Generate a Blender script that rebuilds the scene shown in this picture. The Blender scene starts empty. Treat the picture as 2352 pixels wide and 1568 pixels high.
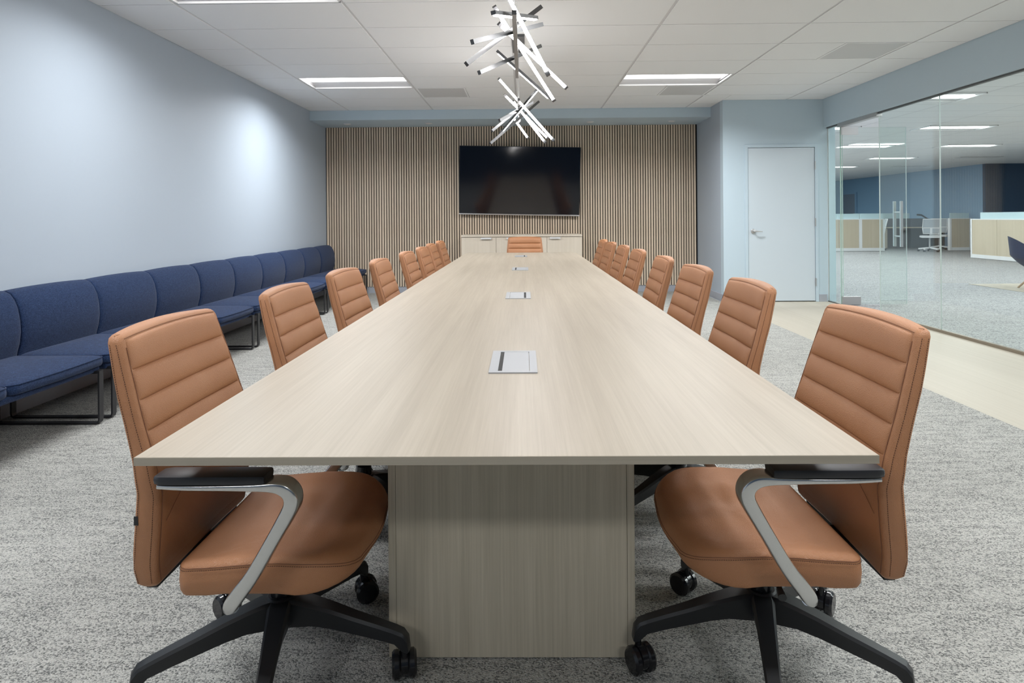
import bpy, bmesh, math, random
from mathutils import Vector, Matrix
random.seed(7)
PI = math.pi
C = bpy.context.scene.collection
sc = bpy.context.scene
# ------------------------------------------------------------------ camera
F = 1440.0; CAMZ = 1.18; VX, VY, ROLL = 1203.0, 500.0, 0.0075
cam_data = bpy.data.cameras.new('camera'); cam = bpy.data.objects.new('camera', cam_data); C.objects.link(cam)
cam_data.sensor_width = 36; cam_data.sensor_fit = 'HORIZONTAL'
cam_data.lens = F / 2352 * 36
YAW = 0.011
cam_data.shift_x = (1176 - (VX - F * YAW)) / 2352
cam_data.shift_y = -(784 - VY) / 2352
cam_data.clip_start = 0.05; cam_data.clip_end = 200
cam.matrix_world = Matrix.Translation((0, 0, CAMZ)) @ Matrix.Rotation(YAW, 4, 'Z') @ Matrix.Rotation(PI/2, 4, 'X') @ Matrix.Rotation(-ROLL, 4, 'Z')
sc.camera = cam
# ------------------------------------------------------------------ world, exposure
w = bpy.data.worlds.new('world'); sc.world = w; w.use_nodes = True
w.node_tree.nodes['Background'].inputs[0].default_value = (0.85, 0.93, 1, 1)
w.node_tree.nodes['Background'].inputs[1].default_value = 0.3
sc.view_settings.view_transform = 'Standard'; sc.view_settings.look = 'None'
sc.view_settings.gamma = 1; sc.view_settings.use_curve_mapping = False
sc.view_settings.exposure = 0.60
ROOM_LIGHT = {3: 44.0, -2: 26.0, -7: 28.0, -12: 20.0};   # watts of each row of troffers
OFFICE_WATT = 29.0; OFFICE_LIGHT = 4.0; STRIP_LIGHT = 26.0
def at(x, y, Y):
    """pixel of the photograph at distance Y into the room -> point"""
    u = x - VX - ROLL * (y - VY); v = y - VY + ROLL * (x - VX)
    return Vector((u * Y / F, Y, CAMZ - v * Y / F))
# ------------------------------------------------------------------ materials
def mat(name, col, rough=0.5, metal=0.0, spec=0.5, coat=0.0):
    m = bpy.data.materials.new(name); m.use_nodes = True
    b = m.node_tree.nodes['Principled BSDF']
    b.inputs['Base Color'].default_value = (*col, 1); b.inputs['Roughness'].default_value = rough
    b.inputs['Metallic'].default_value = metal; b.inputs['Specular IOR Level'].default_value = spec
    b.inputs['Coat Weight'].default_value = coat
    return m
def N(m, t, **kw):
    n = m.node_tree.nodes.new(t)
    for k, v in kw.items():
        if k.startswith('i_'): n.inputs[k[2:].replace('_', ' ')].default_value = v
        else: setattr(n, k, v)
    return n
def L(m, a, b): m.node_tree.links.new(a, b)
def coords(m, scale=(1,1,1), kind='Object', rot=(0,0,0)):
    tc = N(m, 'ShaderNodeTexCoord'); mp = N(m, 'ShaderNodeMapping'); mp.inputs['Scale'].default_value = scale
    mp.inputs['Rotation'].default_value = rot
    L(m, tc.outputs[kind], mp.inputs['Vector']); return mp.outputs['Vector']
def noise(m, vec, scale, detail=3, rough=0.5):
    n = N(m, 'ShaderNodeTexNoise'); n.inputs['Scale'].default_value = scale; n.inputs['Detail'].default_value = detail
    n.inputs['Roughness'].default_value = rough
    L(m, vec, n.inputs['Vector']); return n.outputs['Fac']
def ramp(m, fac, stops):
    r = N(m, 'ShaderNodeValToRGB'); e = r.color_ramp.elements
    while len(e) < len(stops): e.new(0.5)
    for i, (p, c) in enumerate(stops): e[i].position = p; e[i].color = (*c, 1)
    L(m, fac, r.inputs['Fac']); return r.outputs['Color']
def mixc(m, f, a, b, mode='MIX'):
    n = N(m, 'ShaderNodeMix', data_type='RGBA', blend_type=mode)
    for s, v in ((0, f), (6, a), (7, b)):
        if hasattr(v, 'links'): L(m, v, n.inputs[s])
        else: n.inputs[s].default_value = v if s == 0 else (*v, 1)
    return n.outputs[2]
def bump(m, h, strength, dist=0.002):
    b = N(m, 'ShaderNodeBump'); b.inputs['Strength'].default_value = strength; b.inputs['Distance'].default_value = dist
    L(m, h, b.inputs['Height']); L(m, b.outputs['Normal'], m.node_tree.nodes['Principled BSDF'].inputs['Normal'])
def base(m): return m.node_tree.nodes['Principled BSDF'].inputs['Base Color']
def paint(name, col, rough=0.4):
    m = mat(name, col, rough); bump(m, noise(m, coords(m), 260, 2), 0.08, 0.001); return m
def wood(name, c0, c1, axis, rough=0.42, fine=120, vary=0.0, spec=.4):
    m = mat(name, c0, rough, spec=spec)
    s = [fine, fine, fine]; s[axis] = fine * 0.018
    f1 = noise(m, coords(m, s), 1.0, 5, 0.62)
    s2 = [fine * .12] * 3; s2[axis] = fine * 0.004
    f2 = noise(m, coords(m, s2), 1.0, 3)
    a = ramp(m, f1, [(0.3, c0), (0.7, c1)])
    b = ramp(m, f2, [(0.3, tuple(x * .94 for x in c0)), (0.7, tuple(min(1, x * 1.03) for x in c1))])
    col = mixc(m, 0.45, a, b)
    if vary:
        oi = N(m, 'ShaderNodeObjectInfo')
        k = ramp(m, oi.outputs['Random'], [(0, (1 - vary,) * 3), (1, (1, 1, 1))])
        col = mixc(m, 1.0, col, k, 'MULTIPLY')
    L(m, col, base(m)); bump(m, f1, 0.12, 0.0006); return m
M = {}
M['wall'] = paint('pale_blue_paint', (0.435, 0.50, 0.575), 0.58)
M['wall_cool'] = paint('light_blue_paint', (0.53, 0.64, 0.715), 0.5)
M['door'] = mat('door_enamel', (0.60, 0.675, 0.73), 0.4)
M['navy'] = paint('navy_paint', (0.022, 0.055, 0.105), 0.5)
M['mid_blue'] = paint('steel_blue_paint', (0.20, 0.33, 0.46), 0.5)
M['teal_blue'] = paint('slate_blue_paint', (0.17, 0.29, 0.42), 0.5)
M['tile'] = mat('ceiling_tile_white', (0.84, 0.845, 0.85), 0.9, spec=.1)
_v = coords(M['tile']); bump(M['tile'], noise(M['tile'], _v, 300, 3), 0.2, 0.001)
M['tee'] = mat('tee_white_metal', (0.66, 0.66, 0.67), 0.5)
M['tile_far'] = mat('office_ceiling_tiles', (0.62, 0.62, 0.62), 0.9, spec=.1)
bk = N(M['tile_far'], 'ShaderNodeTexBrick', offset=0.0); bk.inputs['Scale'].default_value = 1
bk.inputs['Brick Width'].default_value = 1.22; bk.inputs['Row Height'].default_value = 0.61; bk.inputs['Mortar Size'].default_value = 0.006
bk.inputs['Color1'].default_value = bk.inputs['Color2'].default_value = (0.80, 0.80, 0.80, 1); bk.inputs['Mortar'].default_value = (0.5, 0.5, 0.51, 1)
L(M['tile_far'], coords(M['tile_far']), bk.inputs['Vector']); L(M['tile_far'], bk.outputs['Color'], base(M['tile_far']))
M['vent'] = mat('vent_grey', (0.62, 0.62, 0.62), 0.6)
M['vinyl'] = wood('pale_vinyl_plank', (0.39, 0.35, 0.285), (0.46, 0.42, 0.35), 1, 0.45, 30, spec=.3)
M['table_top'] = wood('ash_laminate_lengthwise', (0.365, 0.312, 0.245), (0.475, 0.415, 0.338), 1, 0.38, 150)
M['table_vert'] = wood('ash_laminate_upright', (0.44, 0.39, 0.29), (0.66, 0.59, 0.465), 2, 0.45, 150)
M['table_edge'] = wood('ash_edge_band', (0.40, 0.35, 0.27), (0.50, 0.44, 0.35), 0, 0.45, 150)
M['cab'] = wood('pale_oak_laminate', (0.64, 0.56, 0.455), (0.73, 0.65, 0.545), 2, 0.45, 60)
M['cab_far'] = wood('tan_oak_laminate', (0.50, 0.43, 0.32), (0.57, 0.50, 0.39), 2, 0.45, 30)
M['slat'] = wood('oak_slat', (0.66, 0.52, 0.38), (0.86, 0.72, 0.565), 2, 0.55, 90, vary=0.2)
M['felt'] = mat('black_felt', (0.012, 0.011, 0.012), 0.95, spec=.05)
M['far_door'] = mat('slate_door', (0.17, 0.21, 0.26), 0.5)
M['base_grey'] = mat('grey_rubber_base', (0.38, 0.40, 0.45), 0.5)
M['white_metal'] = mat('white_powder_coat', (0.75, 0.76, 0.77), 0.4)
M['grey_panel'] = mat('charcoal_panel', (0.09, 0.10, 0.12), 0.6)
M['brushed'] = mat('brushed_aluminium', (0.62, 0.62, 0.63), 0.32, 1.0)
_v = coords(M['brushed'], (300, 300, 12)); bump(M['brushed'], noise(M['brushed'], _v, 1, 3), 0.15, 0.0005)
M['brushed_arm'] = mat('armrest_aluminium', (0.64, 0.64, 0.63), 0.22, 0.95)
M['pull'] = mat('bright_pull', (0.80, 0.80, 0.80), 0.4, 0.2)
M['satin'] = mat('satin_steel', (0.50, 0.50, 0.50), 0.42, 0.7)
M['module'] = mat('silver_anodised', (0.42, 0.43, 0.45), 0.5, 0.35)
M['chrome'] = mat('polished_aluminium', (0.60, 0.60, 0.61), 0.12, 1.0)
M['bronze'] = mat('bronze_channel', (0.30, 0.26, 0.21), 0.4, 0.6)
M['dark_chan'] = mat('dark_channel', (0.16, 0.16, 0.16), 0.35, 0.7)
M['black'] = mat('black_nylon', (0.018, 0.019, 0.021), 0.38)
M['black_gloss'] = mat('black_gloss', (0.012, 0.012, 0.014), 0.16)
M['pad'] = mat('black_soft_pad', (0.02, 0.02, 0.024), 0.42)
M['leg_black'] = mat('black_powder_coat', (0.02, 0.02, 0.023), 0.45)
M['screen'] = mat('tv_screen', (0.004, 0.005, 0.009), 0.10, spec=.55)
M['hole'] = mat('black_void', (0.004, 0.004, 0.004), 0.6)
M['thread'] = mat('brown_thread', (0.09, 0.035, 0.02), 0.8)
M['crease'] = mat('leather_crease', (0.20, 0.08, 0.04), 0.7)
M['gun'] = mat('gunmetal', (0.13, 0.132, 0.137), 0.36, 0.8)
M['mesh_grey'] = mat('grey_mesh_back', (0.42, 0.46, 0.50), 0.7)
M['oakleg'] = wood('oak_leg', (0.40, 0.29, 0.20), (0.50, 0.37, 0.26), 2, 0.5, 60)
M['reflector'] = mat('perforated_reflector', (0.62, 0.62, 0.64), 0.6)
M['white_dif'] = mat('reflector_white', (0.8, 0.8, 0.8), 0.5)
# leather
m = M['leather'] = mat('tan_leather', (0.43, 0.195, 0.105), 0.46, spec=.45)
v = coords(m)
vo = N(m, 'ShaderNodeTexVoronoi', feature='DISTANCE_TO_EDGE'); vo.inputs['Scale'].default_value = 380; L(m, v, vo.inputs['Vector'])
nz = noise(m, v, 6, 3)
L(m, ramp(m, nz, [(0.3, (0.42, 0.186, 0.084)), (0.7, (0.46, 0.214, 0.102))]), base(m))
bump(m, vo.outputs['Distance'], 0.7, 0.0016)
# navy sofa weave
m = M['sofa'] = mat('navy_tweed', (0.03, 0.06, 0.16), 0.95, spec=.15)
m.node_tree.nodes['Principled BSDF'].inputs['Sheen Weight'].default_value = 0.1
v = coords(m)
n1 = noise(m, v, 330, 3, .75); n2 = noise(m, coords(m, (1, 1, 8)), 45, 3, .7)
n3 = noise(m, coords(m, (1, 8, 1)), 60, 3, .7)
c1 = ramp(m, n1, [(0.3, (0.006, 0.013, 0.04)), (0.52, (0.013, 0.029, 0.082)), (0.72, (0.060, 0.098, 0.19))])
c2 = ramp(m, n2, [(0.35, (0.7, 0.7, 0.75)), (0.65, (1.25, 1.25, 1.2))])
c3 = ramp(m, n3, [(0.35, (0.8, 0.8, 0.8)), (0.65, (1.15, 1.15, 1.15))])
L(m, mixc(m, 1.0, mixc(m, 1.0, c1, c2, 'MULTIPLY'), c3, 'MULTIPLY'), base(m)); bump(m, n1, 0.6, 0.002)
# carpets
def carpet(name, light, mid, dark, cell=210, streak=(1.6, 9)):
    m = mat(name, mid, 1.0, spec=.05)
    vo = N(m, 'ShaderNodeTexVoronoi'); vo.inputs['Scale'].default_value = 1
    L(m, coords(m, (cell * .72, cell, 1), rot=(0, 0, 0.45)), vo.inputs['Vector'])
    sep = N(m, 'ShaderNodeSeparateColor'); L(m, vo.outputs['Color'], sep.inputs[0])
    big = noise(m, coords(m, (streak[0], streak[1], 1)), 3.2, 5, .72)
    mid_n = noise(m, coords(m, (55, 150, 1)), 1.0, 3, .6)
    a = N(m, 'ShaderNodeMath', operation='MULTIPLY_ADD'); L(m, sep.outputs[0], a.inputs[0]); a.inputs[1].default_value = 0.60
    b = N(m, 'ShaderNodeMath', operation='MULTIPLY_ADD'); L(m, big, b.inputs[0]); b.inputs[1].default_value = 0.75; b.inputs[2].default_value = -0.30
    L(m, b.outputs[0], a.inputs[2])
    c = N(m, 'ShaderNodeMath', operation='MULTIPLY_ADD'); L(m, mid_n, c.inputs[0]); c.inputs[1].default_value = 0.28
    L(m, a.outputs[0], c.inputs[2])
    L(m, ramp(m, c.outputs[0], [(0.26, dark), (0.50, mid), (0.74, light)]), base(m))
    inv = N(m, 'ShaderNodeMath', operation='MULTIPLY'); L(m, vo.outputs['Distance'], inv.inputs[0]); inv.inputs[1].default_value = -1
    bump(m, inv.outputs[0], 0.9, 0.004)
    return m
M['carpet'] = carpet('grey_loop_carpet', (0.53, 0.525, 0.495), (0.43, 0.43, 0.405), (0.16, 0.163, 0.158), cell=320)
M['carpet_far'] = carpet('pale_grey_carpet', (0.40, 0.405, 0.405), (0.33, 0.335, 0.34), (0.16, 0.165, 0.175), 120, (0.5, 10))
def emis(name, col, s):
    m = bpy.data.materials.new(name); m.use_nodes = True; nt = m.node_tree; nt.nodes.clear()
    e = nt.nodes.new('ShaderNodeEmission'); e.inputs[0].default_value = (*col, 1); e.inputs[1].default_value = s
    o = nt.nodes.new('ShaderNodeOutputMaterial'); nt.links.new(e.outputs[0], o.inputs[0]); return m
M['lens'] = emis('troffer_lens', (1, 0.985, 0.965), 3.2)
M['lens_far'] = emis('office_lens', (0.97, 0.985, 1), OFFICE_LIGHT)
M['strip'] = emis('led_strip', (1, 0.975, 0.95), STRIP_LIGHT)
def glass(name, tint, amount=1.0):
    m = bpy.data.materials.new(name); m.use_nodes = True; nt = m.node_tree; nt.nodes.clear()
    t = nt.nodes.new('ShaderNodeBsdfTransparent'); t.inputs[0].default_value = (*tint, 1)
    g = nt.nodes.new('ShaderNodeBsdfGlossy'); g.inputs['Roughness'].default_value = 0.0; g.inputs[0].default_value = (1, 1, 1, 1)
    f = nt.nodes.new('ShaderNodeFresnel'); f.inputs[0].default_value = 1.45
    ge = nt.nodes.new('ShaderNodeNewGeometry'); mx = nt.nodes.new('ShaderNodeMapRange')
    mx.inputs['To Min'].default_value = 1.45; mx.inputs['To Max'].default_value = 1 / 1.45
    nt.links.new(ge.outputs['Backfacing'], mx.inputs['Value']); nt.links.new(mx.outputs[0], f.inputs[0])   # same reflectance on both faces of the pane
    x = nt.nodes.new('ShaderNodeMixShader'); o = nt.nodes.new('ShaderNodeOutputMaterial')
    nt.links.new(f.outputs[0], x.inputs[0]); nt.links.new(t.outputs[0], x.inputs[1]); nt.links.new(g.outputs[0], x.inputs[2]); nt.links.new(x.outputs[0], o.inputs[0])
    return m
M['glass'] = glass('clear_glass', (0.95, 0.985, 0.97))
M['glass_edge'] = mat('glass_edge_green', (0.45, 0.62, 0.56), 0.15)
M['joint'] = mat('clear_silicone', (0.62, 0.66, 0.66), 0.25)
m = M['frost'] = mat('frosted_screen', (0.52, 0.68, 0.72), 0.35)
# ------------------------------------------------------------------ mesh helpers
class MB:
    def __init__(s): s.v = []; s.f = []
    def add(s, vs, fs):
        o = len(s.v); s.v += [tuple(p) for p in vs]; s.f += [tuple(i + o for i in f) for f in fs]; return s
    def box(s, x0, x1, y0, y1, z0, z1, R=None):
        vs = [Vector(p) for p in ((x0,y0,z0),(x1,y0,z0),(x1,y1,z0),(x0,y1,z0),(x0,y0,z1),(x1,y0,z1),(x1,y1,z1),(x0,y1,z1))]
        if R is not None: vs = [R @ p for p in vs]
        return s.add(vs, [(0,3,2,1),(4,5,6,7),(0,1,5,4),(1,2,6,5),(2,3,7,6),(3,0,4,7)])
    def loft(s, rings, cap=True, close=False):
        n = len(rings[0]); vs = [p for r in rings for p in r]; fs = []
        k = len(rings)
        for i in range(k if close else k - 1):
            a, b = i * n, ((i + 1) % k) * n
            for j in range(n): fs.append((a + j, a + (j + 1) % n, b + (j + 1) % n, b + j))
        if cap and not close: fs.append(tuple(reversed(range(n)))); fs.append(tuple(range((k-1)*n, k*n)))
        return s.add(vs, fs)
    def bar(s, a, b, wx, wz, up=(0,0,1)):
        a, b = Vector(a), Vector(b); d = (b - a).normalized(); up = Vector(up)
        if abs(d.dot(up)) > .98: up = Vector((0, 1, 0))
        x = d.cross(up).normalized(); z = x.cross(d).normalized()
        r = [[p + x*sx*wx/2 + z*sz*wz/2 for sx, sz in ((-1,-1),(1,-1),(1,1),(-1,1))] for p in (a, b)]
        return s.loft(r)
    def tube(s, path, r, n=10, close=False):
        path = [Vector(p) for p in path]; rings = []; k = len(path)
        for i, p in enumerate(path):
            d = (path[(i+1) % k if close else min(i+1, k-1)] - path[(i-1) if (close or i) else 0]).normalized()
            up = Vector((0,0,1)) if abs(d.z) < .9 else Vector((0,1,0))
            x = d.cross(up).normalized(); z = x.cross(d)
            rr = r[i] if isinstance(r, (list, tuple)) else r
            rings.append([p + (x*math.cos(2*PI*j/n) + z*math.sin(2*PI*j/n)) * rr for j in range(n)])
        return s.loft(rings, True, close)
    def disc(s, c, axis, r, h, n=20, bev=0.0):
        c = Vector(c); axis = Vector(axis).normalized()
        pts = [(-h/2, r - bev), (-h/2 + bev, r), (h/2 - bev, r), (h/2, r - bev)] if bev else [(-h/2, r), (h/2, r)]
        up = Vector((0,0,1)) if abs(axis.z) < .9 else Vector((0,1,0))
        x = axis.cross(up).normalized(); z = x.cross(axis)
        return s.loft([[c + axis*t + (x*math.cos(2*PI*j/n) + z*math.sin(2*PI*j/n))*q for j in range(n)] for t, q in pts])
    def build(s, name, mt, parent=None, smooth=None, bevel=0, seg=2, sub=0):
        me = bpy.data.meshes.new(name); me.from_pydata(s.v, [], s.f)
        bm = bmesh.new(); bm.from_mesh(me)
        if bevel:
            bmesh.ops.remove_doubles(bm, verts=bm.verts, dist=1e-6)
            bmesh.ops.bevel(bm, geom=[e for e in bm.edges if e.is_manifold and e.calc_face_angle(0) > .5], offset=bevel, segments=seg, affect='EDGES', profile=.5)
        bmesh.ops.recalc_face_normals(bm, faces=bm.faces); bm.to_mesh(me); bm.free()
        if smooth is not None:
            for p in me.polygons: p.use_smooth = True
            me.set_sharp_from_angle(angle=math.radians(smooth))
        if mt is not None: me.materials.append(mt)
        o = bpy.data.objects.new(name, me); C.objects.link(o)
        if parent is not None: o.parent = parent
        return o
def tag(o, label=None, cat=None, group=None, kind=None):
    if label: o['label'] = label
    if cat: o['category'] = cat
    if group: o['group'] = group
    if kind: o['kind'] = kind
    return o
def empty(name, loc=(0,0,0), rz=0, **kw):
    o = bpy.data.objects.new(name, None); C.objects.link(o); o.location = loc; o.rotation_euler = (0,0,rz)
    o.empty_display_size = .1; return tag(o, **kw)
def kids(o): return [c for c in bpy.data.objects if c.parent is o]
def copy_tree(o, parent=None, _cache={}):
    c = o.copy(); C.objects.link(c); c.parent = parent
    for ch in list(o.children): copy_tree(ch, c)
    return c
def struct(name, mb, m, parent=None, **kw):
    o = mb.build(name, m, parent, **kw)
    if parent is None: o['kind'] = 'structure'
    return o
def lerp(tab, x):
    if x <= tab[0][0]: return tab[0][1]
    for (a, p), (b, q) in zip(tab, tab[1:]):
        if x <= b: return p + (q - p) * (x - a) / (b - a)
    return tab[-1][1]
# ------------------------------------------------------------------ the room
XL, XR, XG, XB = -3.14, 4.12, 4.18, 2.745      # left wall, header face, glass plane, closet side
YF, YS, YD, YB = 9.955, 9.2, 8.65, -2.6        # far wall, soffit front, door wall, wall behind the camera
ZC, ZS, ZH = 2.78, 2.635, 2.39                 # ceiling, soffit underside, header underside
struct('floor', MB().box(XL-.12, 2.72, YB-.12, YF+.12, -.1, 0), M['carpet'])
struct('floor_vinyl', MB().box(2.7201, XG+.02, YB-.12, YD+.1, -.1, 0), M['vinyl'])
struct('floor_office', MB().box(XG+.0201, 20, YB-.12, 32.1, -.1, 0), M['carpet_far'])
struct('floor_office_vinyl', MB().box(7.52, 11, 5.5, 10.7, 0, .006), M['vinyl'])
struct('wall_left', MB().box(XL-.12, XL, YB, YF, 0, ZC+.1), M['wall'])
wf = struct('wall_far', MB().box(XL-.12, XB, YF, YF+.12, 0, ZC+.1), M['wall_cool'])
struct('wall_back', MB().box(XL-.12, 20, YB-.12, YB, 0, ZC+.1), M['navy'])
struct('wall_closet_side', MB().box(XB, XB+.12, YD+.12, YF, 0, ZC+.1), M['wall'])
# door wall with an opening for the closet door
DX0, DX1, DZ = 3.085, 3.995, 2.115
mb = MB().box(XB, DX0-.045, YD, YD+.12, 0, ZC+.1).box(DX1+.045, XG+.1, YD, YD+.12, 0, ZC+.1).box(DX0-.045, DX1+.045, YD, YD+.12, DZ+.045, ZC+.1)
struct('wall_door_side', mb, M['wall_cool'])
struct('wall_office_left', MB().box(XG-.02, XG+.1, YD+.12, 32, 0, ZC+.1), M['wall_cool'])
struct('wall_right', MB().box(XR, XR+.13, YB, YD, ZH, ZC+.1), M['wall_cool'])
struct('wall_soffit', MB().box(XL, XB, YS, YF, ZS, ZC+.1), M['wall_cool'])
# closet door
d = empty('door_1', (0,0,0), kind='structure')
mb = MB().box(DX0-.045, DX0-.004, YD-.012, YD+.1, 0, DZ+.045).box(DX1+.004, DX1+.045, YD-.012, YD+.1, 0, DZ+.045).box(DX0-.004, DX1+.004, YD-.012, YD+.1, DZ+.004, DZ+.045)
mb.build('door_frame', M['wall_cool'], d, bevel=.002)
MB().box(DX0+.001, DX1-.001, YD+.0, YD+.044, .012, DZ-.001).build('door_leaf', M['door'], d)
MB().box(DX0, DX1, YD+.05, YD+.1, 0, DZ).build('door_stop', M['hole'], d)
h = MB().disc((DX0+.065, YD-.008, .972), (0,1,0), .033, .016, 24, .004)
h.tube([(DX0+.065, YD-.01, .972), (DX0+.065, YD-.055, .972), (DX0+.075, YD-.06, .972), (DX0+.13, YD-.06, .970), (DX0+.175, YD-.052, .967)], [.012,.011,.011,.008,.006], 10)
h.build('door_handle', M['satin'], d, smooth=50)
for z in (1.87, 1.09, .27): MB().tube([(DX1+.003, YD-.016, z-.055), (DX1+.003, YD-.016, z+.055)], .007, 8).build('hinge', M['satin'], d, smooth=50)
# baseboards
struct('baseboard_left', MB().box(XL, XL+.012, YB, YF, 0, .1), M['base_grey'])
struct('baseboard_far', MB().box(XL+.012, XB-.012, YF-.012, YF, 0, .1), M['base_grey'])
struct('baseboard_closet', MB().box(XB-.012, XB, YD, YF-.012, 0, .1), M['base_grey'])
struct('baseboard_door_wall', MB().box(DX1+.046, XG-.03, YD-.012, YD, 0, .1).box(XB, DX0-.046, YD-.012, YD, 0, .1), M['base_grey'])
# slatted wall cladding
sw = MB().box(XL+.001, XB-.001, YF-.011, YF-.0005, .1, ZS).build('slat_backing', M['felt'], wf)
W0, P, W = XL+.014, .03985, .027
sm = MB().box(0, W, 0, .014, .102, ZS-.002)
first = None
for i in range(147):
    x = W0 + i * P
    if x + W > XB - .004: break
    if first is None: first = sm.build('slat', M['slat'], wf); o = first
    else: o = first.copy(); C.objects.link(o); o.parent = wf
    o.location = (x, YF - .025, 0)
# ceiling : slab, tees, tiles
ce = struct('ceiling', MB().box(XL-.12, XR+.13, YB, YF, ZC+.09, ZC+.18), M['felt'])
struct('ceiling_office', MB().box(XR+.13, 20, YB, 32, ZC, ZC+.1), M['tile_far'])
TX0, TW, TY0, TD = -.09, 1.235, 5.22, .61
cols = [TX0 + TW * i for i in range(-3, 5)]; rows = [TY0 + TD * k for k in range(-13, 8)]
light_rows = {3, -2, -7, -12}     # row index k (cell starts at TY0 + k*TD)
light_cols = {-2, 1}
cx_vent = []
vents = [(-1, 4, 0), (1, 4, 1), (2, 1, 1)]
g0 = MB()
for x in cols: g0.box(x-.012, x+.012, YB, YS, ZC+.002, ZC+.03)
for y in rows: g0.box(XL, XR, y-.012, y+.012, ZC+.003, ZC+.03)
g0.box(XL, XL+.02, YB, YS, ZC, ZC+.03).box(XR-.02, XR, YB, YD, ZC, ZC+.03).box(XL, XB, YS-.02, YS, ZC, ZC+.03)
tg = g0.build('ceiling_grid', M['tee'], ce)
tiles = []
def tile(x0, x1, y0, y1):
    x0, x1, y0, y1 = max(x0, XL+.004), min(x1, XR-.004), max(y0, YB+.004), min(y1, YS-.004)
    if x1 - x0 < .03 or y1 - y0 < .03: return
    if x1 > XB + .01 and y1 > YD:
        if x0 < XB: tile(x0, XB-.003, y0, y1); tile(XB+.003, x1, y0, min(y1, YD-.003))
        elif y0 < YD - .03: tile(x0, x1, y0, YD-.003)
        return
    z = ZC - .005
    MB().box(x0, x1, y0, y1, z, ZC+.014).build('ceiling_tile', M['tile'], ce)
for i in range(-3, 4):
    for k in range(-13, 7):
        x0, x1, y0, y1 = TX0 + TW*i, TX0 + TW*(i+1), TY0 + TD*k, TY0 + TD*(k+1)
        gx, gy = .012, .0045
        if i in light_cols and k in light_rows: continue
        hv = [v for v in vents if v[0] == i and v[1] == k]
        if hv:
            xm = (x0 + x1) / 2
            if hv[0][2]: tile(x0+gx, xm-.004, y0+gy, y1-gy); vx = (xm, x1-gx)
            else: tile(xm+.004, x1-gx, y0+gy, y1-gy); vx = (x0+gx, xm)
            cx_vent.append((vx[0], vx[1], y0+gy, y1-gy)); continue
        tile(x0+gx, x1-gx, y0+gy, y1-gy)
for x0, x1 in ((TX0 - 3*TW - TW, TX0 - 3*TW),): pass
for k in range(-13, 7):   # the cut tiles along the left wall
    tile(TX0-4*TW+.01, TX0-3*TW-.01, TY0+TD*k+.0035, TY0+TD*(k+1)-.0035)
# perforated ceiling vents
names = ['grey perforated ceiling vent beside the left far ceiling light', 'grey perforated ceiling vent just behind the right far ceiling light', 'grey perforated ceiling vent nearest the glass wall']
for (x0, x1, y0, y1), lb in zip(cx_vent, names):
    v = empty('ceiling_vent', ((x0+x1)/2, (y0+y1)/2, ZC-.004), label=lb, cat='vent', group='ceiling vents')
    a, b = (x1-x0)/2, (y1-y0)/2
    MB().box(-a+.02, a-.02, -b+.02, b-.02, -.001, .006).build('perforated_panel', M['vent'], v)
    MB().box(-a, a, -b, -b+.02, -.003, .008).box(-a, a, b-.02, b, -.003, .008).box(-a, -a+.02, -b+.02, b-.02, -.003, .008).box(a-.02, a, -b+.02, b-.02, -.003, .008).build('vent_frame', M['tile'], v)
# recessed troffers
def troffer(x0, y0, lens, lb, grp, wd=TW, simple=False, watt=OFFICE_WATT):
    t = empty('ceiling_light', (x0 + wd/2, y0 + TD/2, ZC - (.016 if simple else 0)), label=lb, cat='ceiling light', group=grp)
    a, b, D = wd/2 - .012, TD/2 - .006, .07
    MB().box(-a, a, -b, -b+.012, -.004, .012).box(-a, a, b-.012, b, -.004, .012).box(-a, -a+.012, -b, b, -.004, .012).box(a-.012, a, -b, b, -.004, .012).build('trim_frame', M['white_dif'], t)
    r = MB()
    if not simple:
        r.add([(-a, -b, .01), (a, -b, .01), (a, -.16, D), (-a, -.16, D), (-a, b, .01), (a, b, .01), (a, .16, D), (-a, .16, D)],
              [(0,1,2,3), (4,7,6,5), (3,2,6,7), (0,3,7,4), (1,5,6,2)])
        r.build('reflector', M['reflector'], t)
    rings = []
    n = 9; ww = .12 if simple else .175
    for xx in (-a+.035, a-.035):
        hh = .012 if simple else .028; zz0 = .012 if simple else .062; rings.append([(xx, ww*math.cos(PI*j/(n-1)), zz0 - hh*math.sin(PI*j/(n-1))) for j in range(n)])
    MB().loft(rings, True).build('lens', lens, t, smooth=40)
    ld = bpy.data.lights.new('lamp', 'AREA'); ld.shape = 'RECTANGLE'; ld.size = 2*a - .07; ld.size_y = 2*ww - .02
    ld.energy = watt; ld.spread = math.radians(180 if simple else 155); ld.color = (.965, .985, 1)
    lo = bpy.data.objects.new('lamp', ld); C.objects.link(lo); lo.parent = t; lo.location = (0, 0, -.004 if simple else .010)
    return t
k = 0
lbl = {(-2,3): 'left ceiling light panel nearest the slatted wall', (1,3): 'right ceiling light panel nearest the slatted wall',
       (-2,-2): 'left ceiling light panel cut by the top of the frame', (1,-2): 'right ceiling light panel cut by the top of the frame',
       (-2,-7): 'left ceiling light panel straight above the camera', (1,-7): 'right ceiling light panel straight above the camera',
       (-2,-12): 'left ceiling light panel behind the camera', (1,-12): 'right ceiling light panel behind the camera'}
for i in sorted(light_cols):
    for kk in sorted(light_rows, reverse=True):
        troffer(TX0+TW*i, TY0+TD*kk, M['lens'], lbl[(i, kk)], 'conference room ceiling lights', watt=ROOM_LIGHT[kk])
ordn = ['first', 'second', 'third', 'fourth', 'fifth', 'sixth', 'seventh', 'eighth', 'ninth', 'tenth']
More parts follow.
